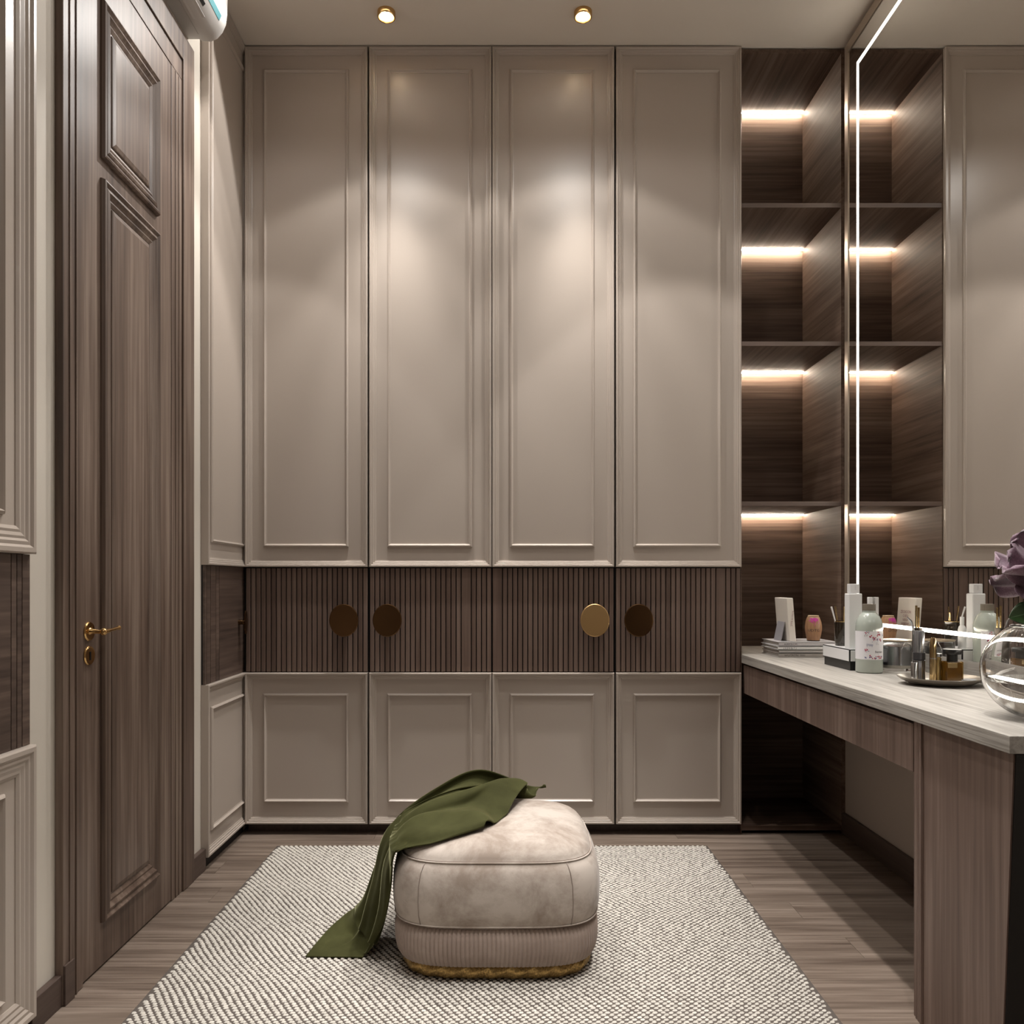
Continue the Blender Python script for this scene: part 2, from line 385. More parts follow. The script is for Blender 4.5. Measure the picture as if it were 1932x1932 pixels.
# lever handle and key plate
hb = MB().lathe([(0, 0), (0.0255, 0), (0.026, 0.002), (0.0235, 0.005), (0.019, 0.0055), (0, 0.006)], (LX, -1.244, 0.923), 28, 1.0, 1.0, 'X')
hr = hb.build('handle_rosette', BRASSP, dr, dorg, smooth=True)
pts = [(LX+0.003, -1.244, 0.923), (LX+0.012, -1.244, 0.923), (LX+0.03, -1.244, 0.922), (LX+0.036, -1.2435, 0.922)]
MB().tube(pts, [0.012, 0.0065, 0.005, 0.006], 14).build('handle_neck', BRASSP, hr, dorg, smooth=True)
MB().lathe([(0.0001, -0.010), (0.006, -0.008), (0.0095, -0.003), (0.0098, 0.002), (0.006, 0.008), (0.0001, 0.010)], (LX+0.040, -1.243, 0.922), 20).build('handle_knuckle', BRASSP, hr, dorg, smooth='all')
pts = [(LX+0.041, -1.235+0.012*i, 0.922+0.001*i) for i in range(7)]
MB().tube(pts, [0.0055, 0.0065, 0.005, 0.0042, 0.0048, 0.0042, 0.0065], 14).build('handle_lever', BRASSP, hr, dorg, smooth=True)
kp = MB().lathe([(0, 0), (0.0255, 0), (0.026, 0.002), (0.0235, 0.005), (0.019, 0.0045), (0, 0.0045)], (LX, -1.244, 0.859), 28, 1.0, 1.0, 'X').build('key_plate', BRASSP, dr, dorg, smooth=True)
box('keyhole', (LX+0.004, LX+0.0055, -1.2475, -1.2405, 0.847, 0.869), BLACK, kp, dorg)

def skirting(y0, y1):
    return struct(box('baseboard_left', (XL, -1.104, y0, y1, 0, 0.078), SKIRT, bevel=0.002))
skirting(-0.540, -0.425); skirting(-1.505, -1.379)
struct(box('baseboard_left', (-1.102, -1.096, -1.379, -1.335, 0, 0.10), SKIRT, bevel=0.001))
struct(box('baseboard_right', (1.403, XR, -1.415, -0.002, 0, 0.089), SKIRT, bevel=0.002))

# ------------------------------------------------------------------ air conditioner
aorg = (-1.05, -1.0, 3.1)
ac = thing('air_conditioner', 'white wall-mounted air conditioner with a teal stripe, above the walnut door', 'air conditioner', aorg)
prof = [(-1.1225, 2.962), (-1.082, 2.962), (-1.066, 2.954), (-1.040, 2.953), (-1.016, 2.963), (-0.997, 2.984), (-0.984, 3.012), (-0.979, 3.05), (-0.978, 3.13), (-0.984, 3.19), (-1.002, 3.225), (-1.035, 3.243), (-1.1225, 3.245)]
m = MB(); ns = len(prof); ysec = [(-1.48, 0.06), (-1.47, 0.015), (-1.455, 0.0), (-0.60, 0.0), (-0.575, 0.004), (-0.556, 0.014), (-0.543, 0.034)]
cx, cz = -1.1225, 3.12
for (yy, ins) in ysec:
    for (x, z) in prof:
        f = 1-ins*1.2; m.v.append((cx+(x-cx)*f, yy, cz+(z-cz)*(1-ins*0.5)))
for i in range(len(ysec)-1):
    for j in range(ns): k = (j+1) % ns; a = i*ns+j; b = i*ns+k; m.f.append((a, b, b+ns, a+ns))
m.f.append(tuple(range(ns))); m.f.append(tuple((len(ysec)-1)*ns+i for i in range(ns)))
m.build('body', ACW, ac, aorg, smooth=True)
def acstrip(nm, pa, pb, y0, y1, out, mat, back=0.004):
    (xa, za), (xb, zb) = pa, pb
    nx, nz = (zb-za), -(xb-xa); l = math.hypot(nx, nz); nx /= l; nz /= l
    m = MB()
    for (x, z) in ((xa-nx*back, za-nz*back), (xb-nx*back, zb-nz*back), (xb+nx*out, zb+nz*out), (xa+nx*out, za+nz*out)):
        m.v += [(x, y0, z), (x, y1, z)]
    m.f += [(0,2,3,1),(2,4,5,3),(4,6,7,5),(6,0,1,7),(0,6,4,2),(1,3,5,7)]
    return m.build(nm, mat, ac, aorg, bevel=0.001)
acstrip('vane', (-1.060, 2.954), (-1.020, 2.9615), -1.42, -0.66, 0.0022, ACW)
acstrip('air_slot', (-1.012, 2.9675), (-1.003, 2.977), -1.42, -0.70, 0.0012, BLACK)
acstrip('teal_stripe', (-0.9945, 2.990), (-0.986, 3.008), -1.455, -0.60, 0.0018, TEAL)
acstrip('panel_seam', (-1.074, 2.958), (-1.0725, 2.957), -1.455, -0.58, 0.0008, plain('seam_grey', (0.3, 0.29, 0.27), 0.6))

# ------------------------------------------------------------------ open shelf niche
norg = (1.2, 0.24, 0)
NX0, NX1, NB = 0.983, 1.400, 0.441
nu = thing('shelf_unit', 'dark walnut open shelf niche with lit shelves, between the wardrobe and the mirror', 'shelf unit', norg)
box('back_panel', (NX0, NX1, NB, NB+0.018, 0.0, 3.29), NX, nu, norg)
box('side_panel', (NX1, 1.4175, 0.0, NB+0.018, 0.0, 3.29), NY, nu, norg)
box('side_panel', (XA[7]+0.0005, NX0, 0.0, NB+0.018, 0.0, 3.29), NY, nu, norg)
box('shelf', (NX0, NX1, 0.0, NB, 3.272, 3.29), NY, nu, norg)
for z in (2.626, 2.046, 1.375):
    s_ = box('shelf', (NX0, NX1, 0.003, NB, z, z+0.018), NY, nu, norg)
    box('edge_strip', (NX0, NX1, 0.0, 0.003, z, z+0.018), NEDGE, s_, norg)
box('base_panel', (NX0, NX1, 0.0, NB, 0.014, 0.034), NX, nu, norg)
for z in (3.272, 2.626, 2.046, 1.375):
    box('led_strip', (NX0+0.002, NX1-0.002, NB-0.020, NB-0.014, z-0.005, z-0.0005), LED, nu, norg)

# ------------------------------------------------------------------ mirror with light line
morg = (1.41, -1.2, 0.82)
mi = thing('mirror', 'tall wall mirror with champagne trim and glowing light line above the worktop', 'mirror', morg)
box('mirror_glass', (1.403, 1.4175, -2.35, -0.067, 0.815, 3.231), MIRROR, mi, morg)
box('trim', (1.3995, 1.4175, -0.067, -0.036, 0.815, 3.271), TRIM, mi, morg)
box('trim', (1.3995, 1.4175, -2.35, -0.0675, 3.231, 3.271), TRIM, mi, morg)
for b in ((1.4015, 1.4035, -0.160, -0.147, 0.900, 3.139), (1.4015, 1.4035, -2.2, -0.1605, 3.126, 3.139), (1.4015, 1.4035, -2.2, -0.1605, 0.887, 0.900)):
    box('light_line', b, LEDW, mi, morg)

# ------------------------------------------------------------------ dressing table
CT = 0.753
ct = MB().box(0.978, 1.4175, -1.81, -0.0145, CT-0.035, CT).box(0.9835, 1.3995, -0.0145, 0.4405, CT-0.035, CT).build('worktop', STONE, None, (1.2, -0.9, CT), bevel=0.0012)
tag(ct, 'pale limed-grain worktop running along the mirror and into the shelf niche', 'worktop')
us = box('upstand', (1.4, 1.4175, -1.81, -0.002, CT, 0.8145), STONE, ct, (1.2, -0.9, CT))
du = thing('drawer_unit', 'walnut drawer unit hung under the worktop over the knee space', 'drawer unit', (1.2, -0.7, 0.59))
do = (1.2, -0.7, 0.59)
box('carcass', (1.012, 1.4, -1.412, -0.0015, 0.604, 0.712), DARK, du, do)
box('drawer', (0.990, 1.010, -0.615, -0.003, 0.590, 0.708), VANW, du, do, 0.001)
box('drawer', (0.990, 1.010, -1.412, -0.618, 0.590, 0.708), VANW, du, do, 0.001)
box('underside', (1.0105, 1.4, -1.412, -0.003, 0.592, 0.604), VANW, du, do)
vo = (1.2, -1.6, 0)
vc = thing('side_cabinet', 'walnut side cabinet carrying the near end of the worktop', 'cabinet', vo)
m = MB(); yn, yb = -1.803, -1.760
m.v = [(0.990, yn, 0.716), (0.990, yb, 0.0), (1.3, yb, 0.0), (1.3, yn, 0.716), (0.990, -1.417, 0.716), (0.990, -1.417, 0.0), (1.3, -1.417, 0.0), (1.3, -1.417, 0.716)]
m.f = [(0,1,2,3),(4,7,6,5),(0,4,5,1),(3,2,6,7),(0,3,7,4),(1,5,6,2)]
m.build('body', VANW, vc, vo)
for k in range(3): box('edge_bead', (0.9865-0.001*k, 0.9902, -1.430-0.011*k-0.0075, -1.430-0.011*k, 0.0, 0.716), VANW, vc, vo, 0.001)
m = MB(); m.v = [(0.993, yn-0.004, 0.716), (0.993, yb-0.004, 0.0), (1.41, yb-0.004, 0.0), (1.41, yn-0.004, 0.716), (0.993, yn-0.0005, 0.716), (0.993, yb-0.0005, 0.0), (1.41, yb-0.0005, 0.0), (1.41, yn-0.0005, 0.716)]
m.f = [(0,1,2,3),(4,7,6,5),(0,4,5,1),(3,2,6,7),(0,3,7,4),(1,5,6,2)]
m.build('shade_black_end_panel', BLACK, vc, vo)  # black colour stands in for shade on the cabinet's end face

# ------------------------------------------------------------------ downlights
for i, (x, y) in enumerate(DL):
    o_ = (x, y, CEIL)
    t = thing('downlight', ['left', 'right'][i]+' of the two round brass downlights in the ceiling above the wardrobe', 'ceiling light', o_, 'brass downlights')
    MB().lathe([(0.0355, 0.001), (0.0355, -0.020), (0.034, -0.022), (0.030, -0.022), (0.026, -0.006), (0.025, 0.001)], o_, 36, close=True).build('ring', BRASSP, t, o_, smooth=True)
    MB().lathe([(0.0001, -0.0105), (0.023, -0.0095), (0.0262, -0.004)], o_, 28, close=True).build('lens', LAMP, t, o_, smooth=True)

# ------------------------------------------------------------------ rug
RX0, RX1, RY0, RY1 = -0.916, 0.796, -2.62, -0.172
ro = ((RX0+RX1)/2, (RY0+RY1)/2, 0)
rug = thing('rug', 'flat woven rug of cream tufts on grey, under the ottoman', 'rug', ro)
box('rug_backing', (RX0, RX1, RY0, RY1, 0.0002, 0.005), plain('rug_grey', (0.085, 0.07, 0.06), 0.95, bump=0.3, bscale=300), rug, ro)
m = MB(); px, py = 0.0192, 0.0104
rw = 0; y = RY0+py*0.6
while y < RY1-py*0.45:
    off = (rw % 2)*0.5*px + 0.22*px*math.sin(rw*0.21) + (rw*0.11*px)
    off = off % px
    x = RX0-px+off
    while x < RX1:
        cx_, cy_ = x+px*0.5+random.uniform(-.0012, .0012), y+random.uniform(-.0006, .0006)
        hl, hw = 0.0076*random.uniform(.85, 1.08), 0.0040*random.uniform(.8, 1.08)
        if cx_-hl > RX0+0.0005 and cx_+hl < RX1-0.0005:
            n = len(m.v); sk = 0.0016; zt = 0.0088+random.uniform(-.0006, .0006)
            m.v += [(cx_-hl, cy_-sk, 0.0045), (cx_-hl*.45, cy_-hw-sk*.3, 0.0045), (cx_+hl*.55, cy_-hw+sk*.3, 0.0045), (cx_+hl, cy_+sk, 0.0045),
                    (cx_+hl*.45, cy_+hw+sk*.3, 0.0045), (cx_-hl*.55, cy_+hw-sk*.3, 0.0045), (cx_-hl*.4, cy_-sk*.4, zt), (cx_+hl*.4, cy_+sk*.4, zt)]
            m.f += [(n, n+1, n+6), (n+1, n+2, n+7, n+6), (n+2, n+3, n+7), (n+3, n+4, n+7), (n+4, n+5, n+6, n+7), (n+5, n, n+6)]
        x += px
    y += py; rw += 1
tf = m.build('tufts', plain('cream_wool', (0.68, 0.645, 0.585), 0.95, var=0.12, vscale=90), rug, ro, fix=False)
tf['kind'] = 'stuff'

# ------------------------------------------------------------------ ottoman
OX, OY, HX, HY = -0.030, -1.023, 0.286, 0.272
oorg = (OX, OY, 0.010)
def outline(inset, n=160, e=4.2):
    out = []
    for i in range(n):
        a = 2*PI*i/n; c, s_ = math.cos(a), math.sin(a)
        out.append((OX+(HX-inset)*math.copysign(abs(c)**(2/e), c), OY+(HY-inset)*math.copysign(abs(s_)**(2/e), s_)))
    return out
def rings(prof, n=160, e=4.2, mod=None, cap=True):
    m = MB()
    for (ins, z) in prof:
        for i, (x, y) in enumerate(outline(ins, n, e)):
            if mod:
                dx, dy = x-OX, y-OY; l = math.hypot(dx, dy); k = mod(i)
                x += dx/l*k; y += dy/l*k
            m.v.append((x, y, z))
    for k in range(len(prof)-1):
        for i in range(n):
            a = k*n+i; b = k*n+(i+1) % n; m.f.append((a, b, b+n, a+n))
    if cap:
        m.f.append(tuple(range(n-1, -1, -1))); m.f.append(tuple((len(prof)-1)*n+i for i in range(n)))
    return m
# velvet with cloudy pile marks
def velvet(name, lo, hi, sheen, scale, thr=(0.42, 0.62), tint=(1, 1, 1)):
    m, nt, b = newmat(name)
    tc = nt.nodes.new('ShaderNodeTexCoord'); n = nt.nodes.new('ShaderNodeTexNoise')
    n.inputs['Scale'].default_value = scale; n.inputs['Detail'].default_value = 8; n.inputs['Roughness'].default_value = 0.68; n.inputs['Distortion'].default_value = 0.3
    link(nt, tc.outputs['Object'], n.inputs['Vector'])
    r = nt.nodes.new('ShaderNodeValToRGB'); e = r.color_ramp.elements
    e[0].position = thr[0]; e[0].color = (*lo, 1); e[1].position = thr[1]; e[1].color = (*hi, 1)
    link(nt, n.outputs['Fac'], r.inputs['Fac']); link(nt, r.outputs['Color'], b.inputs['Base Color'])
    b.inputs['Roughness'].default_value = 0.85; b.inputs['Specular IOR Level'].default_value = 0.15
    b.inputs['Sheen Weight'].default_value = sheen; b.inputs['Sheen Roughness'].default_value = 0.35
    b.inputs['Sheen Tint'].default_value = (*tint, 1)
    n2 = nt.nodes.new('ShaderNodeTexNoise'); n2.inputs['Scale'].default_value = 250
    link(nt, tc.outputs['Object'], n2.inputs['Vector'])
    bp = nt.nodes.new('ShaderNodeBump'); bp.inputs['Strength'].default_value = 0.12; bp.inputs['Distance'].default_value = 0.001
    link(nt, n2.outputs['Fac'], bp.inputs['Height']); link(nt, bp.outputs['Normal'], b.inputs['Normal'])
    return m
VELV = velvet('cream_velvet', (0.30, 0.245, 0.205), (0.50, 0.44, 0.39), 0.25, 7.5, (0.38, 0.60))
CORD = velvet('mauve_corduroy', (0.30, 0.235, 0.20), (0.35, 0.28, 0.24), 0.2, 12)
PIPE = plain('piping_taupe', (0.26, 0.21, 0.18), 0.8)
ot = thing('ottoman', 'square cream velvet ottoman with corduroy band and woven gold base on the rug', 'ottoman', oorg)
ZS = 0.318
def topz(x, y):
    d = max(abs((x-OX)/(HX-0.022)), abs((y-OY)/(HY-0.022)))
    q = (abs((x-OX)/(HX-0.022))**4.2+abs((y-OY)/(HY-0.022))**4.2)**(1/4.2)
    if q >= 1: return None
    return ZS+0.060*(1-q**5.0)**0.62
tp = [(0.030, 0.152), (0.014, 0.150), (0.004, 0.160), (-0.001, 0.185), (-0.003, 0.22), (-0.001, 0.26), (0.006, 0.292), (0.014, 0.308), (0.022, ZS)]
m = MB(); n = 160
prof = [(i, z, 1.0) for i, z in tp]
for (ins, z, _) in prof:
    for (x, y) in outline(ins, n):
        wv = 0.0015*mnoise.noise(Vector((x*9, y*9, z*9)))
        if z < 0.17: z2 = z+0.004*mnoise.noise(Vector((x*7, y*7, 3)))-0.004*abs((x-OX)/HX)**2*-1
        else: z2 = z
        m.v.append((x+wv, y+wv, z2))
cnt = len(prof)
for qk in (0.985, 0.95, 0.9, 0.82, 0.72, 0.6, 0.45, 0.3, 0.15, 0.03):
    for (x, y) in outline(0.022, n):
        xx, yy = OX+(x-OX)*qk, OY+(y-OY)*qk
        m.v.append((xx, yy, topz(xx, yy)+0.002*mnoise.noise(Vector((xx*11, yy*11, 0))))); 
    cnt += 1
for k in range(cnt-1):
    for i in range(n):
        a = k*n+i; b = k*n+(i+1) % n; m.f.append((a, b, b+n, a+n))
m.f.append(tuple(range(n-1, -1, -1))); m.f.append(tuple((cnt-1)*n+i for i in range(n)))
cush = m.build('cushion', VELV, ot, oorg, smooth='all')
def ringtube(ins, z, r, nm, mat, par):
    pts = [(x, y, z) for x, y in outline(ins, 120)]; pts.append(pts[0])
    return MB().tube(pts, r, 6).build(nm, mat, par, oorg, smooth='all')
ringtube(0.0205, ZS+0.001, 0.0022, 'piping', VELV, cush); ringtube(0.0235, ZS+0.0035, 0.0012, 'seam', PIPE, cush)
ringtube(0.004, 0.1585, 0.002, 'piping', VELV, cush)
for (sx, sy) in ((-1, -1), (1, -1), (1, 1), (-1, 1)):
    pts = []
    for (ins, z) in tp[2:]:
        e = 4.2; a = math.radians(62) ; c, s_ = math.cos(a), math.sin(a)
        pts.append((OX+sx*(HX-ins+0.0006)*c**(2/e), OY+sy*(HY-ins+0.0006)*s_**(2/e), z))
    MB().tube(pts, 0.0013, 6).build('seam', PIPE, cush, oorg, smooth='all')
NR = 168
bp_ = [(0.030, 0.046), (0.018, 0.050), (0.010, 0.066), (0.006, 0.09), (0.006, 0.12), (0.010, 0.143), (0.018, 0.152)]
# corduroy: ribs spaced evenly along the outline
def even_outline(inset, n, e=4.2):
    P = outline(inset, 1200, e); L = [0]
    for i in range(1200): a, b = P[i], P[(i+1) % 1200]; L.append(L[-1]+math.hypot(a[0]-b[0], a[1]-b[1]))
    out = []; j = 0
    for i in range(n):
        t = L[-1]*i/n
        while L[j+1] < t: j += 1
        f = (t-L[j])/max(1e-9, L[j+1]-L[j]); a, b = P[j], P[(j+1) % 1200]
        out.append((a[0]+(b[0]-a[0])*f, a[1]+(b[1]-a[1])*f))
    return out
NP = NR*6
m = MB()
for (ins, z) in bp_:
    for i, (x, y) in enumerate(even_outline(ins, NP)):
        dx, dy = x-OX, y-OY; l = math.hypot(dx, dy); k = 0.0036*abs(math.sin(PI*i/6))**0.7
        m.v.append((x+dx/l*k, y+dy/l*k, z))
for k in range(len(bp_)-1):
    for i in range(NP):
        a = k*NP+i; b = k*NP+(i+1) % NP; m.f.append((a, b, b+NP, a+NP))
m.f.append(tuple(range(NP-1, -1, -1))); m.f.append(tuple((len(bp_)-1)*NP+i for i in range(NP)))
m.build('corduroy_band', CORD, ot, oorg, smooth='all', fix=False)
# woven gold base: braided relief
NB_ = 480; bz = [0.0100+0.0044*i for i in range(10)]
m = MB()
for k, z in enumerate(bz):
    f = k/9; ins = 0.034-0.010*math.sin(PI*min(1, f*0.9+0.05))+(0.006 if k == 0 else 0)
    for i, (x, y) in enumerate(even_outline(ins, NB_)):
        dx, dy = x-OX, y-OY; l = math.hypot(dx, dy)
        a = math.sin(i*PI/4+k*1.5)*math.cos(k*PI/1.5+i*PI/8)
        m.v.append((x+dx/l*0.003*a, y+dy/l*0.003*a, z))
for k in range(9):
    for i in range(NB_):
        a = k*NB_+i; b = k*NB_+(i+1) % NB_; m.f.append((a, b, b+NB_, a+NB_))
m.f.append(tuple(range(NB_-1, -1, -1))); m.f.append(tuple(9*NB_+i for i in range(NB_)))
m.build('woven_base', plain('woven_gold', (0.34, 0.22, 0.08), 0.38, 0.85, var=0.5, vscale=220), ot, oorg, smooth='all', fix=False)

# ------------------------------------------------------------------ green throw
rowsP = [  # x, y, z control points from the far edge to the near edge
    [(0.125, -0.778, 0.386), (0.085, -0.80, 0.402), (0.045, -0.87, 0.410), (-0.005, -1.07, 0.392), (-0.062, -1.185, 0.384)],
    [(0.070, -0.775, 0.395), (0.015, -0.84, 0.400), (-0.025, -0.93, 0.448), (-0.075, -1.09, 0.400), (-0.120, -1.215, 0.376)],
    [(-0.085, -0.86, 0.468), (-0.110, -0.93, 0.410), (-0.130, -1.01, 0.438), (-0.165, -1.12, 0.388), (-0.200, -1.240, 0.366)],
    [(-0.225, -0.90, 0.420), (-0.240, -0.965, 0.372), (-0.262, -1.04, 0.398), (-0.268, -1.14, 0.366), (-0.280, -1.232, 0.345)],
    [(-0.345, -0.93, 0.330), (-0.340, -1.00, 0.310), (-0.336, -1.07, 0.290), (-0.325, -1.15, 0.283), (-0.315, -1.215, 0.270)],
    [(-0.400, -0.94, 0.195), (-0.385, -1.01, 0.175), (-0.368, -1.08, 0.165), (-0.345, -1.145, 0.158), (-0.332, -1.195, 0.150)],
    [(-0.440, -0.93, 0.090), (-0.430, -1.00, 0.070), (-0.400, -1.06, 0.060), (-0.380, -1.12, 0.062), (-0.358, -1.165, 0.072)],
    [(-0.500, -0.88, 0.022), (-0.478, -0.98, 0.018), (-0.440, -1.05, 0.020), (-0.410, -1.10, 0.022), (-0.385, -1.145, 0.028)],
    [(-0.540, -0.985, 0.014), (-0.520, -1.03, 0.013), (-0.480, -1.07, 0.013), (-0.44, -1.10, 0.013), (-0.398, -1.13, 0.014)],
    [(-0.562, -1.135, 0.012), (-0.530, -1.136, 0.012), (-0.490, -1.137, 0.012), (-0.445, -1.138, 0.012), (-0.402, -1.140, 0.012)],
]
def cr(p0, p1, p2, p3, t):
    return 0.5*((2*p1)+(-p0+p2)*t+(2*p0-5*p1+4*p2-p3)*t*t+(-p0+3*p1-3*p2+p3)*t**3)
def samp(L, t):
    n = len(L)-1; i = min(int(t), n-1); f = t-i
    g = lambda k: L[max(0, min(n, k))]
    return cr(g(i-1), g(i), g(i+1), g(i+2), f)
rowsV = [[Vector(p) for p in r] for r in rowsP]
NU, NV = 110, 56
grid = []
for iu in range(NU+1):
    u = iu/NU*(len(rowsV)-1)
    cols = [samp([r[j] for r in rowsV], u) for j in range(5)]
    grid.append([samp(cols, iv/NV*4) for iv in range(NV+1)])
P2 = [[p.copy() for p in r] for r in grid]
for iu in range(NU+1):
    for iv in range(NV+1):
        u, v = iu/NU, iv/NV
        a = grid[min(iu+1, NU)][iv]-grid[max(iu-1, 0)][iv]; b = grid[iu][min(iv+1, NV)]-grid[iu][max(iv-1, 0)]
        nrm = a.cross(b); nrm = nrm.normalized() if nrm.length > 1e-9 else Vector((0, 0, 1))
        if nrm.z < 0 and u < 0.45: nrm = -nrm
        if u >= 0.45 and nrm.x > 0: nrm = -nrm
        amp = 0.027 if u < 0.4 else 0.021
        if u > 0.70: amp *= max(0.0, (1-u)/0.30)**1.3; nrm = Vector((nrm.x*0.3, nrm.y*0.3, abs(nrm.z)))
        ph = (v+0.10*math.sin(u*6.0))*2.1*2*PI+2.4*math.sin(u*3.6)+0.8
        f = math.sin(ph)*0.75+0.25*math.sin(2*ph+1.0)
        f += 0.7*mnoise.noise(Vector((u*4, v*2.5, 2.0)))
        edge = min(1, min(v, 1-v)/0.06+0.25)
        P2[iu][iv] = grid[iu][iv]+nrm*(amp*f*edge)
for r in P2:
    for p in r:
        tz = topz(p.x, p.y)
        if tz is not None and p.z > 0.30: p.z = max(p.z, tz+0.006)
        # keep clear of the sides of the cushion
        q = (abs((p.x-OX)/(HX+0.012))**4.2+abs((p.y-OY)/(HY+0.012))**4.2)**(1/4.2)
        if p.z <= 0.345 and q < 1 and p.x < OX:
            p.x = OX+(p.x-OX)/q; p.y = OY+(p.y-OY)/q
        p.z = max(p.z, 0.0125)
m = MB()
for r in P2: m.v += [tuple(p) for p in r]
for i in range(NU):
    for j in range(NV):
        a = i*(NV+1)+j; m.f.append((a, a+1, a+NV+2, a+NV+1))
GREEN = velvet('olive_velvet', (0.032, 0.032, 0.009), (0.056, 0.057, 0.019), 0.8, 5, (0.35, 0.65), (0.84, 0.84, 0.48))
GREEN.node_tree.nodes['Principled BSDF'].inputs['Sheen Roughness'].default_value = 0.25
thr = m.build('throw_blanket', GREEN, None, (-0.3, -1.03, 0.012), smooth='all')
md = thr.modifiers.new('thick', 'SOLIDIFY'); md.thickness = 0.003; md.offset = 1
tag(thr, 'olive green velvet throw draped over the left side of the ottoman onto the rug', 'throw')

# ------------------------------------------------------------------ things on the dressing table
def Y(Z): return Z+CAMY
# stacked magazines
BX0, BX1, BY0, BY1 = 1.087, 1.330, Y(3.225), Y(3.44)
zb = CT; hs = [0.0175, 0.013, 0.0145, 0.0165]
names = ['beige thick magazine at the bottom of the stack in the shelf niche', 'grey magazine second from the bottom of the stack in the shelf niche',
         'white magazine with a lettered spine, second from the top of the niche stack', 'grey-white magazine on top of the stack in the shelf niche']
cov = [plain('beige_cover', (0.36, 0.33, 0.30), 0.5), GREYC, WHITE, plain('pearl_cover', (0.55, 0.53, 0.54), 0.35)]
txt = ['WUTRTN  IIIIII', None, '( L J 6 Q F )', 'KIRPACM']
for i, h in enumerate(hs):
    dx = [0, 0.002, -0.003, 0.0][i]; dy = [0, 0.003, 0.001, -0.001][i]
    x0, x1, y0, y1 = BX0+dx, BX1+dx, BY0+dy, BY1+dy
    og = ((x0+x1)/2, (y0+y1)/2, zb)
    t = thing('magazine', names[i], 'magazine', og, 'magazines stacked in the niche')
    c = 0.0016
    MB().box(x0, x1, y0, y1, zb+0.0001, zb+c).box(x0, x1, y0, y1, zb+h-c, zb+h-0.0001).box(x0, x1, y0, y0+0.002, zb+0.0001, zb+h-0.0001).build('cover', cov[i], t, og)
    npg = max(3, int(h/0.003))
    m = MB()
    for k in range(npg):
        a = zb+c+(h-2*c)*k/npg; m.box(x0+0.004+0.003*(k % 2), x1-0.004, y0+0.0021, y1-0.004-0.002*(k % 2), a+0.0002, a+(h-2*c)/npg-0.0003)
    m.build('pages', PAPER, t, og)
    if txt[i]:
        text_mesh(txt[i], h*0.62, lambda u, v: (x0+0.022+u, y0-0.0003, zb+h*0.28+v), 'lettering', INK, t, og, 1.2)
    zb += h
ST = zb
# propped sign
SX0, SX1, SY0, SY1 = 1.141, 1.166, Y(3.255), Y(3.40)
so = (1.155, (SY0+SY1)/2, ST)
sg = thing('table_sign', 'cream lettered table sign propped on the magazine stack in the shelf niche', 'sign', so)
H = 0.176; lean = -0.013
def shx(x, z): return x+lean*(z-ST)/H
m = MB(); n0 = 0
corners = []
m.v = [(shx(x, z), y, z) for z in (ST+0.0003, ST+H) for (x, y) in ((SX0, SY0), (SX1+0.002, SY0), (SX1+0.002, SY1), (SX0, SY1))]
m.f = [(0,3,2,1),(4,5,6,7),(0,1,5,4),(1,2,6,5),(2,3,7,6),(3,0,4,7)]
m.build('board', CREAMP, sg, so, bevel=0.003)
m = MB(); m.v = [(x, y, z) for (x, y, z) in ((SX0-0.026, SY0+0.03, ST+0.0003), (SX0-0.0235, SY0+0.03, ST+0.0003), (SX0-0.0235, SY1-0.03, ST+0.0003), (SX0-0.026, SY1-0.03, ST+0.0003),
     (SX0-0.0105, SY0+0.03, ST+0.078), (SX0-0.008, SY0+0.03, ST+0.078), (SX0-0.008, SY1-0.03, ST+0.078), (SX0-0.0105, SY1-0.03, ST+0.078))]
m.f = [(0,3,2,1),(4,5,6,7),(0,1,5,4),(1,2,6,5),(2,3,7,6),(3,0,4,7)]
m.build('easel_strut', plain('grey_strut', (0.33, 0.32, 0.34), 0.5), sg, so)
text_mesh('gccomi.sm: ETTC', 0.011, lambda u, v: (shx((SX0+SX1)/2+0.0045+v*-1+0.002, ST+0.045+u), SY0-0.0006, ST+0.124-u), 'edge_lettering', MAUVEI, sg, so, 0.8)
zrow = [(0.112, 'ZEOXOON', 0.017), (0.096, 'O BTU', 0.015), (0.080, 'NERSA', 0.014), (0.062, 'WIBIDIZ', 0.017)]
for (dz, tx, sz) in zrow:
    # lettered face looks at the mirror
    text_mesh(tx, sz, lambda u, v, dz=dz: (shx(SX1+0.0027, ST+dz+v), (SY0+SY1)/2-u, ST+dz+v), 'face_lettering', MAUVEI, sg, so, 1.0, 'CENTER')
# wooden jar with pink splash
jo = (1.250, Y(3.29), ST)
jr = thing('wooden_jar', 'small round wooden jar with pink splash and stamped letters, beside the sign', 'jar', jo)
jp = [(0.0, 0.0005), (0.0235, 0.0005), (0.0245, 0.003), (0.0285, 0.020), (0.0325, 0.042), (0.0332, 0.058), (0.0300, 0.080), (0.0235, 0.0975), (0.0215, 0.099), (0.0, 0.099)]
JW = wood('jar_wood', (0.20, 0.10, 0.05), (0.32, 0.17, 0.085), (0.42, 0.25, 0.13), 'Z', 0.45, coarse=30)
MB().lathe(jp, jo, 40).build('jar_body', JW, jr, jo, smooth=True)
MB().lathe([(0.0, 0.0995), (0.0205, 0.0995), (0.0215, 0.1005), (0.0215, 0.103), (0.0195, 0.1045), (0.0, 0.1045)], jo, 32).build('lid', plain('jar_lid_tan', (0.42, 0.30, 0.18), 0.45), jr, jo, smooth=True)
MB().lathe([(0.0238, -0.0002), (0.0252, 0.0), (0.0252, 0.0032), (0.0238, 0.0034)], jo, 32).build('foot', BLACK, jr, jo, smooth=True)
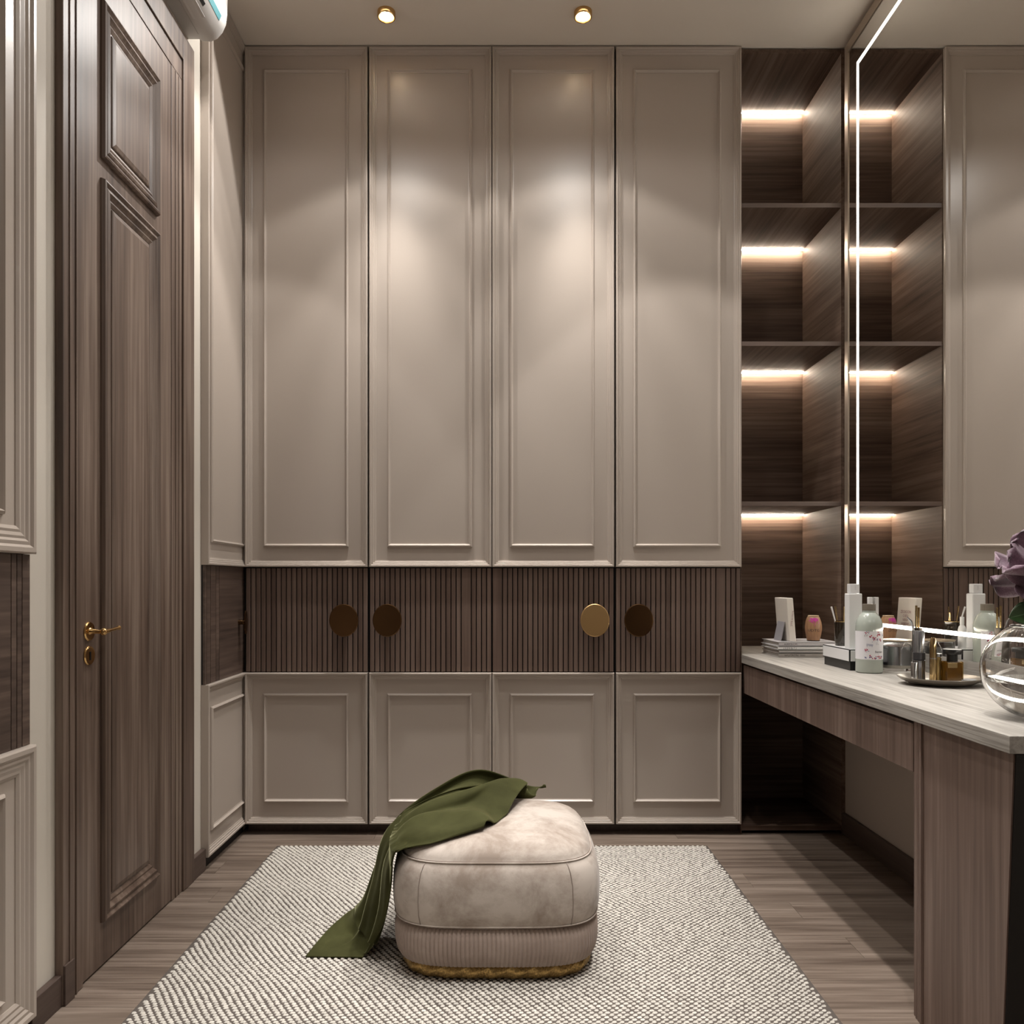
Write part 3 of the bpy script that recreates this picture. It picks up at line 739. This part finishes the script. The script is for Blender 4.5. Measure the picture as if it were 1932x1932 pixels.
def jrad(z):
    for (r0, z0), (r1, z1) in zip(jp[:-1], jp[1:]):
        if z0 <= z <= z1 and z1 > z0: return r0+(r1-r0)*(z-z0)/(z1-z0)
    return 0.03
def wrapj(u, z, off=0.0005, a0=-PI/2-0.3):
    r = jrad(z)+off; a = a0+u/0.033; return (jo[0]+r*math.cos(a), jo[1]+r*math.sin(a), jo[2]+z)
text_mesh('UDTG', 0.014, lambda u, v: wrapj(u, 0.040+v), 'lettering', INK, jr, jo, 1.25, 'CENTER')
m = MB(); rs = random.Random(3)
for k in range(80):
    u = rs.gauss(0.0, 0.010); z = 0.094-abs(rs.gauss(0, 0.009)); s_ = rs.uniform(0.0012, 0.0026)
    z = min(0.0955, max(0.064, z)); n = len(m.v)
    for q in range(6): m.v.append(wrapj(u+s_*math.cos(q*PI/3), min(0.097, z+s_*math.sin(q*PI/3)), 0.0007+k*2e-6))
    m.f.append(tuple(range(n, n+6)))
m.build('pink_splash', INKM, jr, jo, fix=False)

# white box with black foot
WX0, WX1, WY0, WY1, WT = 1.162, 1.262, Y(2.735), Y(2.965), 0.826
wo = ((WX0+WX1)/2, (WY0+WY1)/2, CT)
wb = thing('cosmetic_box', 'low white box with black edging and black foot, under the white bottle', 'box', wo)
MB().box(WX0, WX1, WY0, WY1, 0.782, WT-0.001).build('box_body', BLACK, wb, wo)
MB().box(WX0+0.004, WX1-0.004, WY0+0.004, WY1-0.004, CT+0.0002, 0.782).build('foot', BLACK, wb, wo)
e_ = 0.0035
for (nm, b) in (('side_plate', (WX0-0.0015, WX0, WY0+e_, WY1-e_, 0.785, WT-0.004)), ('side_plate', (WX1, WX1+0.0015, WY0+e_, WY1-e_, 0.785, WT-0.004)),
                ('front_plate', (WX0+e_, WX1-e_, WY0-0.0015, WY0, 0.785, WT-0.004))):
    box(nm, b, CREAMP if nm == 'x' else WHITE, wb, wo, 0.0006)
for i in range(5):
    for j in range(11):
        a = WX0+0.003+i*0.0190; b = WY0+0.003+j*0.0204
        box('tile', (a, a+0.0175, b, b+0.0188, WT-0.001, WT), WHITE, wb, wo)
# tall white bottle
bo = (1.192, Y(2.775), WT)
tb = thing('tall_bottle', 'tall square white plastic bottle with a stepped cap, on the white box', 'bottle', bo)
box('bottle_body', (bo[0]-0.0225, bo[0]+0.0225, bo[1]-0.020, bo[1]+0.020, WT+0.0002, 1.015), WHITE, tb, bo, 0.003)
cp = box('cap', (bo[0]-0.016, bo[0]+0.016, bo[1]-0.014, bo[1]+0.014, 1.0155, 1.048), WHITE, tb, bo, 0.002)
text_mesh('SIKN', 0.007, lambda u, v: (bo[0]+0.0035-v, bo[1]-0.0146, 1.042-u), 'lettering', plain('pale_grey_ink', (0.55, 0.55, 0.57), 0.5), tb, bo)
# brush cup
uo = (1.205, Y(2.895), WT)
uc = thing('brush_cup', 'small dark bronze glass cup with pale and gold sticks, behind the tall white bottle', 'cup', uo)
MB().lathe([(0.0, 0.0003), (0.024, 0.0003), (0.026, 0.003), (0.0285, 0.085), (0.0285, 0.088), (0.0265, 0.088), (0.024, 0.01), (0.0, 0.01)], uo, 36).build('cup_body', plain('dark_bronze_glass', (0.03, 0.022, 0.014), 0.12, 0.3, coat=0.5), uc, uo, smooth=True)
MB().lathe([(0.0287, 0.0855), (0.0292, 0.087), (0.0287, 0.0885), (0.0262, 0.0885)], uo, 36, close=True).build('rim', CHAMP, uc, uo, smooth=True)
for k, (bx, by, tx, ty, zz, mt) in enumerate([(-0.012, 0.0, -0.042, -0.004, 0.140, WHITE), (-0.008, 0.006, -0.024, 0.006, 0.142, CHAMP), (0.006, 0.004, 0.010, 0.01, 0.140, CHAMP), (0.010, -0.008, 0.016, -0.012, 0.12, CHAMP)]):
    MB().tube([(uo[0]+bx, uo[1]+by, WT+0.012), (uo[0]+tx*0.45+bx*0.5, uo[1]+(ty+by)/2, WT+0.08), (uo[0]+tx, uo[1]+ty, WT+zz)], [0.0022, 0.0024, 0.0032], 8).build('stick', mt, uc, uo, smooth=True)
# small bottle on the box, seen in the mirror
qo = (1.245, Y(2.765), WT)
qb = thing('dropper_bottle', 'small white bottle with a narrow neck on the white box, seen in the mirror', 'bottle', qo)
MB().lathe([(0, 0.0003), (0.0125, 0.0003), (0.013, 0.002), (0.013, 0.065), (0.0105, 0.075), (0.0065, 0.08), (0.0065, 0.084)], qo, 24).build('bottle_body', WHITE, qb, qo, smooth=True)
MB().lathe([(0.0068, 0.0843), (0.0068, 0.108), (0.006, 0.109), (0, 0.109)], qo, 20).build('cap', WHITE, qb, qo, smooth=True)
# white carton next to the mirror
co = (1.391, Y(3.09), CT)
cb = box('carton', (1.384, 1.3995, Y(3.082), Y(3.10), CT+0.0002, 0.997), WHITE, None, co, 0.002)
tag(cb, 'thin tall white carton standing against the mirror behind the flowered bottle', 'carton')
# flowered liquid bottle
lo_ = (1.206, Y(2.685), CT)
lb = thing('lotion_bottle', 'rounded bottle of pale green liquid with floral label and taupe cap', 'bottle', lo_)
R = 0.0425
MB().lathe([(0, 0.0003), (0.038, 0.0003), (R-0.001, 0.003), (R, 0.007), (R, 0.150), (0.0415, 0.163), (0.038, 0.176), (0.032, 0.188), (0.024, 0.197), (0.0205, 0.200), (0.0205, 0.206), (0, 0.206)], lo_, 56).build('bottle_body', LIQ, lb, lo_, smooth=True)
m = MB(); k = 96
for z in (0, 1):
    for i in range(k):
        a = 2*PI*i/k; rr = 0.0195+(0.0009 if i % 3 == 0 else 0); m.v.append((lo_[0]+rr*math.cos(a), lo_[1]+rr*math.sin(a), CT+(0.2063 if z == 0 else 0.228)))
for i in range(k): j = (i+1) % k; m.f.append((i, j, j+k, i+k))
m.f.append(tuple(range(k))); m.f.append(tuple(range(k, 2*k)))
m.build('cap', CAPM, lb, lo_)
def wrapb(u, z, off=0.0006): 
    a = -PI/2+0.0+u/R-0.42; r = R+off; return (lo_[0]+r*math.cos(a), lo_[1]+r*math.sin(a), CT+z)
m = MB(); LN = 40; LWD = 0.118
for z in (0.046, 0.139):
    for i in range(LN+1): m.v.append(wrapb(-LWD/2+LWD*i/LN, z, 0.0004))
for i in range(LN): m.f.append((i, i+1, i+LN+2, i+LN+1))
lab = m.build('floral_label', LABELM, lb, lo_, smooth='all')
def dots(spec, mat, nm):
    m = MB()
    for (u, z, s_) in spec:
        n = len(m.v)
        for q in range(8): m.v.append(wrapb(u+s_*math.cos(q*PI/4), z+s_*math.sin(q*PI/4), 0.0007+0.00001*(len(m.v) % 7)))
        m.f.append(tuple(range(n, n+8)))
    return m.build(nm, mat, lab, lo_, fix=False)
rs = random.Random(5); red = []; blue = []; grn = []
def cluster(u, z, s_, kr, kb):
    for _ in range(kr): red.append((u+rs.gauss(0, s_), z+rs.gauss(0, s_), rs.uniform(.0012, .0022)))
    for _ in range(kb): blue.append((u+rs.gauss(0, s_*1.1), z+rs.gauss(0, s_*1.1), rs.uniform(.0008, .0015)))
off = 0.018
for (u, z, s_, kr, kb) in [(0.012, 0.129, 0.0034, 12, 5), (-0.004, 0.115, 0.003, 10, 6), (-0.028, 0.134, 0.002, 3, 4), (-0.020, 0.135, 0.0015, 0, 4), (0.010, 0.111, 0.002, 1, 7), (0.020, 0.110, 0.002, 6, 2), (-0.013, 0.122, 0.002, 4, 3), (-0.027, 0.076, 0.003, 9, 7), (-0.014, 0.052, 0.003, 5, 8), (0.002, 0.053, 0.003, 5, 8), (0.013, 0.056, 0.003, 6, 6), (0.024, 0.053, 0.003, 5, 9), (0.030, 0.125, 0.003, 0, 7), (-0.028, 0.053, 0.0015, 0, 5)]:
    cluster(u+off-0.0*z, z, s_, kr, kb)
dots(red, INKR, 'red_flowers'); dots(blue, INKB, 'blue_flowers')
dots([(off+u, z, .0011) for u, z in ((-0.031, 0.126), (-0.031, 0.123), (-0.024, 0.127), (-0.025, 0.124), (0.030, 0.131), (0.032, 0.119))], plain('olive_ink', (0.14, 0.11, 0.04), 0.6), 'leaf_marks')
text_mesh('(rizay', 0.0125, lambda u, v: wrapb(off-0.026+u, 0.091+v, 0.0009), 'lettering', INKB, lab, lo_, 0.72)
text_mesh('Noriem', 0.0115, lambda u, v: wrapb(off+0.000+u, 0.068+v, 0.0009), 'lettering', INK, lab, lo_, 0.75)
text_mesh('allim\nflo lim', 0.0045, lambda u, v: wrapb(off+0.003+u, 0.100+v, 0.0009), 'lettering', plain('grey_ink', (0.3, 0.3, 0.34), 0.6), lab, lo_, 0.9)
# glass candle jar
ko = (1.332, Y(2.755), CT)
kj = thing('candle_jar', 'wide clear glass jar with a silver-grey inner band, between flowered bottle and dish', 'jar', ko)
MB().lathe([(0, 0.0003), (0.048, 0.0003), (0.0505, 0.004), (0.0505, 0.097), (0.0495, 0.099), (0.0475, 0.097), (0.0475, 0.010), (0.0, 0.010)], ko, 48).build('glass', GLASS, kj, ko, smooth=True)
MB().lathe([(0.0, 0.0105), (0.046, 0.0105), (0.046, 0.020), (0.0, 0.020)], ko, 40).build('wax', plain('cream_wax', (0.62, 0.58, 0.50), 0.5), kj, ko, smooth=True)
MB().lathe([(0.0, 0.0205), (0.0462, 0.0205), (0.0462, 0.082), (0.045, 0.083), (0.0, 0.078)], ko, 40).build('silver_band', plain('silver_grey_band', (0.33, 0.34, 0.36), 0.22, 0.9), kj, ko, smooth=True)
MB().lathe([(0.0, 0.1005), (0.050, 0.1), (0.052, 0.102), (0.052, 0.105), (0.02, 0.108), (0.0, 0.108)], ko, 40).build('lid', plain('champagne_lid', (0.55, 0.45, 0.33), 0.25, 0.6), kj, ko, smooth=True)
# oval dish and its contents
to = (1.272, Y(2.365), CT)
td = thing('tray', 'shallow round metal dish holding the silver tubes and gold perfume bottle', 'tray', to)
MB().lathe([(0, 0.0004), (0.060, 0.0004), (0.085, 0.004), (0.108, 0.014), (0.118, 0.022), (0.1175, 0.0235), (0.108, 0.0185), (0.085, 0.010), (0.060, 0.0065), (0, 0.006)], to, 64, 1.0, 0.9).build('dish', plain('warm_pewter', (0.40, 0.36, 0.31), 0.28, 0.75), td, to, smooth=True)
TZ = CT+0.0067
s1 = (1.2225, Y(2.392), TZ)
st = thing('silver_tube', 'tall silver cosmetic tube with a darker collar, on the dish', 'cosmetic tube', s1)
MB().lathe([(0, 0.0), (0.0165, 0.0), (0.017, 0.001), (0.017, 0.062), (0.015, 0.064)], s1, 32).build('tube_body', plain('gunmetal', (0.26, 0.26, 0.28), 0.18, 1.0), st, s1, smooth=True)
MB().lathe([(0.0172, 0.0645), (0.0172, 0.085)], s1, 32).build('collar', plain('dark_collar', (0.10, 0.10, 0.11), 0.3, 0.8), st, s1, smooth=True)
MB().lathe([(0.0145, 0.0855), (0.0145, 0.148), (0.0135, 0.150), (0, 0.150)], s1, 32).build('cap', plain('silver_cap', (0.42, 0.44, 0.47), 0.25, 0.9), st, s1, smooth=True)
s2 = (1.190, Y(2.355), TZ)
m = MB().lathe([(0, 0.0), (0.0095, 0.0), (0.0095, 0.058), (0.0085, 0.060), (0, 0.060)], s2, 24); o = m.build('lipstick', SILVER, None, s2, smooth=True)
tag(o, 'slim silver tube at the left end of the dish, shorter than the collared one', 'cosmetic tube')
s3 = (1.243, Y(2.352), TZ)
gt = thing('gold_tube', 'arched gold compact standing on the dish between the silver tube and the perfume bottle', 'compact', s3)
m = MB().lathe([(0, 0.0), (0.0095, 0.0), (0.0095, 0.105), (0.0085, 0.122), (0.006, 0.131), (0, 0.134)], s3, 28); m.build('case', CHAMP, gt, s3, smooth=True)
MB().lathe([(0.0098, 0.070), (0.0098, 0.073)], s3, 28).build('joint_ring', SILVER, gt, s3, smooth=True)
s4 = (1.274, Y(2.385), TZ)
g2 = thing('perfume_vial', 'slim golden glass vial with a silver collar, left of the black-capped perfume bottle', 'bottle', s4)
MB().lathe([(0, 0.0), (0.0105, 0.0), (0.0105, 0.070), (0.008, 0.073)], s4, 24).build('vial_body', plain('honey_glass', (0.42, 0.30, 0.12), 0.1, 0.7), g2, s4, smooth=True)
MB().lathe([(0.0112, 0.0735), (0.0112, 0.083), (0, 0.084)], s4, 24).build('collar', SILVER, g2, s4, smooth=True)
s5 = (1.306, Y(2.365), TZ)
pb = thing('perfume_bottle', 'square amber perfume bottle with a wide black stopper, on the dish', 'bottle', s5)
box('glass_block', (s5[0]-0.0255, s5[0]+0.0255, s5[1]-0.016, s5[1]+0.016, TZ+0.0002, TZ+0.062), AMBER, pb, s5, 0.003)
box('perfume', (s5[0]-0.0215, s5[0]+0.0215, s5[1]-0.0125, s5[1]+0.0125, TZ+0.004, TZ+0.058), plain('amber_fluid', (0.30, 0.19, 0.05), 0.1), pb, s5)
box('name_plate', (s5[0]-0.022, s5[0]+0.006, s5[1]-0.0175, s5[1]-0.0161, TZ+0.044, TZ+0.058), CHAMP, pb, s5, 0.0005)
MB().lathe([(0.0145, 0.0625), (0.0145, 0.083), (0.0255, 0.0832), (0.026, 0.085), (0.026, 0.095), (0.025, 0.097), (0, 0.097)], s5, 32).build('stopper', BLACK, pb, s5, smooth=True)
s6 = (1.345, Y(2.35), TZ+0.003)
o = MB().lathe([(0, 0.0), (0.016, 0.0), (0.021, 0.005), (0.021, 0.007), (0.0, 0.005)], s6, 28).build('saucer', plain('blue_white_glaze', (0.6, 0.64, 0.70), 0.12), None, s6, smooth=True)
tag(o, 'tiny pale blue-white saucer at the right side of the metal dish', 'saucer')
# brushes behind the silver tube
h1 = (1.275, Y(2.505), CT)
bc = thing('brush_holder', 'dark brush holder with gold-handled brushes, behind the silver tubes', 'brush holder', h1)
MB().lathe([(0, 0.0003), (0.0145, 0.0003), (0.0145, 0.158), (0.0125, 0.158), (0.0125, 0.02), (0, 0.02)], h1, 28).build('holder', plain('dark_metal', (0.07, 0.06, 0.05), 0.3, 0.8), bc, h1, smooth=True)
for (dx, dy, tx, tz) in ((-0.004, 0.0, -0.003, 0.228), (0.004, 0.003, 0.006, 0.222)):
    MB().tube([(h1[0]+dx, h1[1]+dy, CT+0.03), (h1[0]+tx, h1[1]+dy, CT+tz)], [0.0025, 0.0034], 10).build('brush_handle', CHAMP, bc, h1, smooth=True)
MB().tube([(h1[0]-0.006, h1[1]-0.004, CT+0.05), (h1[0]-0.012, h1[1]-0.004, CT+0.15), (h1[0]-0.022, h1[1]-0.004, CT+0.18), (h1[0]-0.033, h1[1]-0.004, CT+0.192)], [0.002, 0.003, 0.0042, 0.0015], 10).build('spatula', SILVER, bc, h1, smooth=True)

# ------------------------------------------------------------------ glass globe vase and flower
vo_ = (1.172, Y(1.776), CT)
VR = 0.1135
out = []; inn = []
for i in range(0, 33):
    a = -PI/2+0.30+(PI/2-0.30+math.radians(62))*i/32
    out.append((VR*math.cos(a), VR*0.96*math.sin(a)+VR*0.96*math.cos(0.30)+0.001))
    inn.append(((VR-0.004)*math.cos(a), (VR-0.004)*0.96*math.sin(a)+VR*0.96*math.cos(0.30)+0.003))
ztop = out[-1][1]
prof = [(0, 0.0005)]+out+[(out[-1][0]+0.003, ztop+0.002), (out[-1][0]+0.001, ztop+0.004)]+inn[::-1]+[(0, inn[0][1])]
va = thing('globe_vase', 'large round clear glass vase holding a mauve flower, at the right edge on the worktop', 'vase', vo_)
MB().lathe(prof, vo_, 72).build('glass', GLASS, va, vo_, smooth='all')
wi = [(r-0.0006, z+0.0004) for (r, z) in inn if z < 0.085]
MB().lathe([(0, wi[0][1])]+wi+[(0, wi[-1][1])], vo_, 60).build('water', WATER, va, vo_, smooth=True)
# flower
fo = (1.185, Y(1.80), CT+0.02)
fl = thing('flower', 'big mauve flower with glossy dark leaves rising from the round glass vase', 'flower', fo)
GRN = plain('dark_leaf', (0.018, 0.045, 0.012), 0.28, var=0.25, vscale=30, coat=0.3)
STEMM = plain('stem_green', (0.05, 0.08, 0.03), 0.5)
MB().tube([(1.18, Y(1.775), CT+0.02), (1.185, Y(1.78), CT+0.12), (1.200, Y(1.79), CT+0.22), (1.206, Y(1.80), CT+0.29)], [0.005, 0.0045, 0.004, 0.006], 10).build('stem', STEMM, fl, fo, smooth=True)
m_, nt, b = newmat('mauve_petal')
tc = nt.nodes.new('ShaderNodeTexCoord'); n = nt.nodes.new('ShaderNodeTexNoise'); n.inputs['Scale'].default_value = 14; n.inputs['Detail'].default_value = 3
n2 = nt.nodes.new('ShaderNodeTexNoise'); n2.inputs['Scale'].default_value = 420; n2.inputs['Detail'].default_value = 2
link(nt, tc.outputs['Object'], n.inputs['Vector']); link(nt, tc.outputs['Object'], n2.inputs['Vector'])
ad = nt.nodes.new('ShaderNodeMath'); ad.operation = 'MULTIPLY_ADD'; ad.inputs[1].default_value = 0.35
link(nt, n2.outputs['Fac'], ad.inputs[0]); link(nt, n.outputs['Fac'], ad.inputs[2])
r = nt.nodes.new('ShaderNodeValToRGB'); e = r.color_ramp.elements
e[0].position = 0.52; e[0].color = (0.07, 0.028, 0.048, 1); e[1].position = 1.0; e[1].color = (0.50, 0.41, 0.46, 1)
k = e.new(0.74); k.color = (0.20, 0.105, 0.155, 1)
link(nt, ad.outputs[0], r.inputs['Fac']); link(nt, r.outputs['Color'], b.inputs['Base Color'])
b.inputs['Roughness'].default_value = 0.6; b.inputs['Sheen Weight'].default_value = 0.4; b.inputs['Subsurface Weight'].default_value = 0.0
PETAL = m_
def petal(base, dirv, upv, L, Wd, cup, curl, seed):
    L *= 1.08; Wd *= 1.25
    d = Vector(dirv).normalized(); u = Vector(upv); u = (u-d*u.dot(d)).normalized(); s_ = d.cross(u)
    m = MB(); NU_, NV_ = 14, 16
    for i in range(NU_+1):
        t = i/NU_
        wd = Wd*(math.sin(PI*min(1, t*0.62+0.06))**0.8)
        if t > 0.85: wd *= math.sqrt(max(0.0, 1-((t-0.85)/0.16)**2))*0.9+0.1
        for j in range(NV_+1):
            v = j/NV_*2-1
            ruf = 0.006*math.sin(v*7+seed)*t*t+0.004*math.sin(v*13+seed*2)*t**3
            p = Vector(base)+d*(L*t*(1-0.10*v*v))+s_*(wd*v)+u*(cup*(v*v)*wd*1.2+curl*t*t*L+ruf)
            m.v.append(tuple(p))
    for i in range(NU_):
        for j in range(NV_):
            a = i*(NV_+1)+j; m.f.append((a, a+1, a+NV_+2, a+NV_+1))
    o = m.build('petal', PETAL, fl, fo, smooth='all')
    md = o.modifiers.new('thick', 'SOLIDIFY'); md.thickness = 0.0016
    return o
FC = (1.208, Y(1.80), 1.062)
petal(FC, (-0.9, -0.20, 0.10), (-0.25, -0.3, 0.9), 0.118, 0.050, 0.35, 0.05, 1.0)
petal(FC, (-0.72, -0.30, 0.62), (0.2, -0.9, 0.4), 0.112, 0.052, -0.30, -0.12, 2.3)
petal(FC, (-0.15, -0.25, 1.0), (0.1, -1, 0.1), 0.118, 0.055, -0.3, -0.1, 3.1)
petal(FC, (0.6, -0.2, 0.8), (-0.2, -1, 0.1), 0.115, 0.055, -0.3, -0.1, 4.2)
petal(FC, (0.9, -0.1, 0.0), (0, -0.4, 0.9), 0.115, 0.052, 0.3, 0.0, 5.0)
petal(FC, (-0.35, -0.85, -0.30), (0, -0.35, 0.9), 0.085, 0.050, 0.4, 0.2, 6.1)
petal(FC, (-0.45, -0.55, -0.75), (-0.3, -0.8, 0.5), 0.095, 0.050, 0.25, 0.1, 9.9)
petal(FC, (0.3, 0.85, 0.4), (0, 0.4, 0.9), 0.10, 0.05, 0.3, 0.1, 7.7)
petal(FC, (-0.85, 0.25, -0.12), (0.0, -0.5, -0.9), 0.105, 0.045, 0.2, -0.1, 8.8)
for k in range(5):
    a = k*2*PI/5+0.4
    petal((FC[0], FC[1]-0.012, FC[2]+0.012), (math.cos(a)*0.75, -0.75, math.sin(a)*0.75), (-math.cos(a), -0.4, -math.sin(a)), 0.062, 0.034, 0.3, 0.25, k*1.7)
MB().lathe([(0.0001, -0.016), (0.010, -0.010), (0.015, 0.0), (0.010, 0.010), (0.0001, 0.016)], (FC[0], FC[1]-0.02, FC[2]+0.01), 20).build('flower_heart', plain('deep_purple', (0.05, 0.015, 0.03), 0.6), fl, fo, smooth='all')
def leaf(p0, d, u, L, Wd, bend, fold=0.25):
    d = Vector(d).normalized(); u = Vector(u); u = (u-d*u.dot(d)).normalized(); s_ = d.cross(u)
    m = MB(); A, B = 16, 8
    for i in range(A+1):
        t = i/A; wd = Wd*math.sin(PI*t**0.85)**0.75 if 0 < t < 1 else 0.0008
        for j in range(B+1):
            v = j/B*2-1
            m.v.append(tuple(Vector(p0)+d*(L*t)+s_*(wd*v)+u*(bend*t*t*L+fold*abs(v)*wd)))
    for i in range(A):
        for j in range(B): a = i*(B+1)+j; m.f.append((a, a+1, a+B+2, a+B+1))
    o = m.build('leaf', GRN, fl, fo, smooth='all'); md = o.modifiers.new('thick', 'SOLIDIFY'); md.thickness = 0.0012
    mm = MB().tube([tuple(Vector(p0)+d*(L*t)+u*(bend*t*t*L+0.0006)) for t in (0.02, 0.25, 0.5, 0.75, 0.95)], [0.0012, 0.001, 0.0008, 0.0006, 0.0003], 6)
    mm.build('midrib', plain('leaf_midrib', (0.07, 0.13, 0.05), 0.4), o, fo)
leaf((1.166, Y(1.765), 0.990), (-1.0, -0.2, -0.20), (0.15, -1.0, 0.35), 0.082, 0.027, 0.05)
leaf((1.166, Y(1.765), 0.990), (0.8, -0.3, 0.05), (0, -0.9, 0.5), 0.09, 0.03, 0.05)
leaf((1.190, Y(1.72), 1.000), (-0.32, -0.35, 1.0), (-0.5, -1.0, -0.1), 0.095, 0.022, 0.0)
MB().tube([(1.188, Y(1.78), CT+0.15), (1.178, Y(1.772), CT+0.20), (1.166, Y(1.765), 0.990)], 0.0025, 8).build('stem', STEMM, fl, fo, smooth=True)
MB().tube([(1.19, Y(1.78), CT+0.16), (1.192, Y(1.75), CT+0.21), (1.190, Y(1.72), 1.000)], 0.0025, 8).build('stem', STEMM, fl, fo, smooth=True)
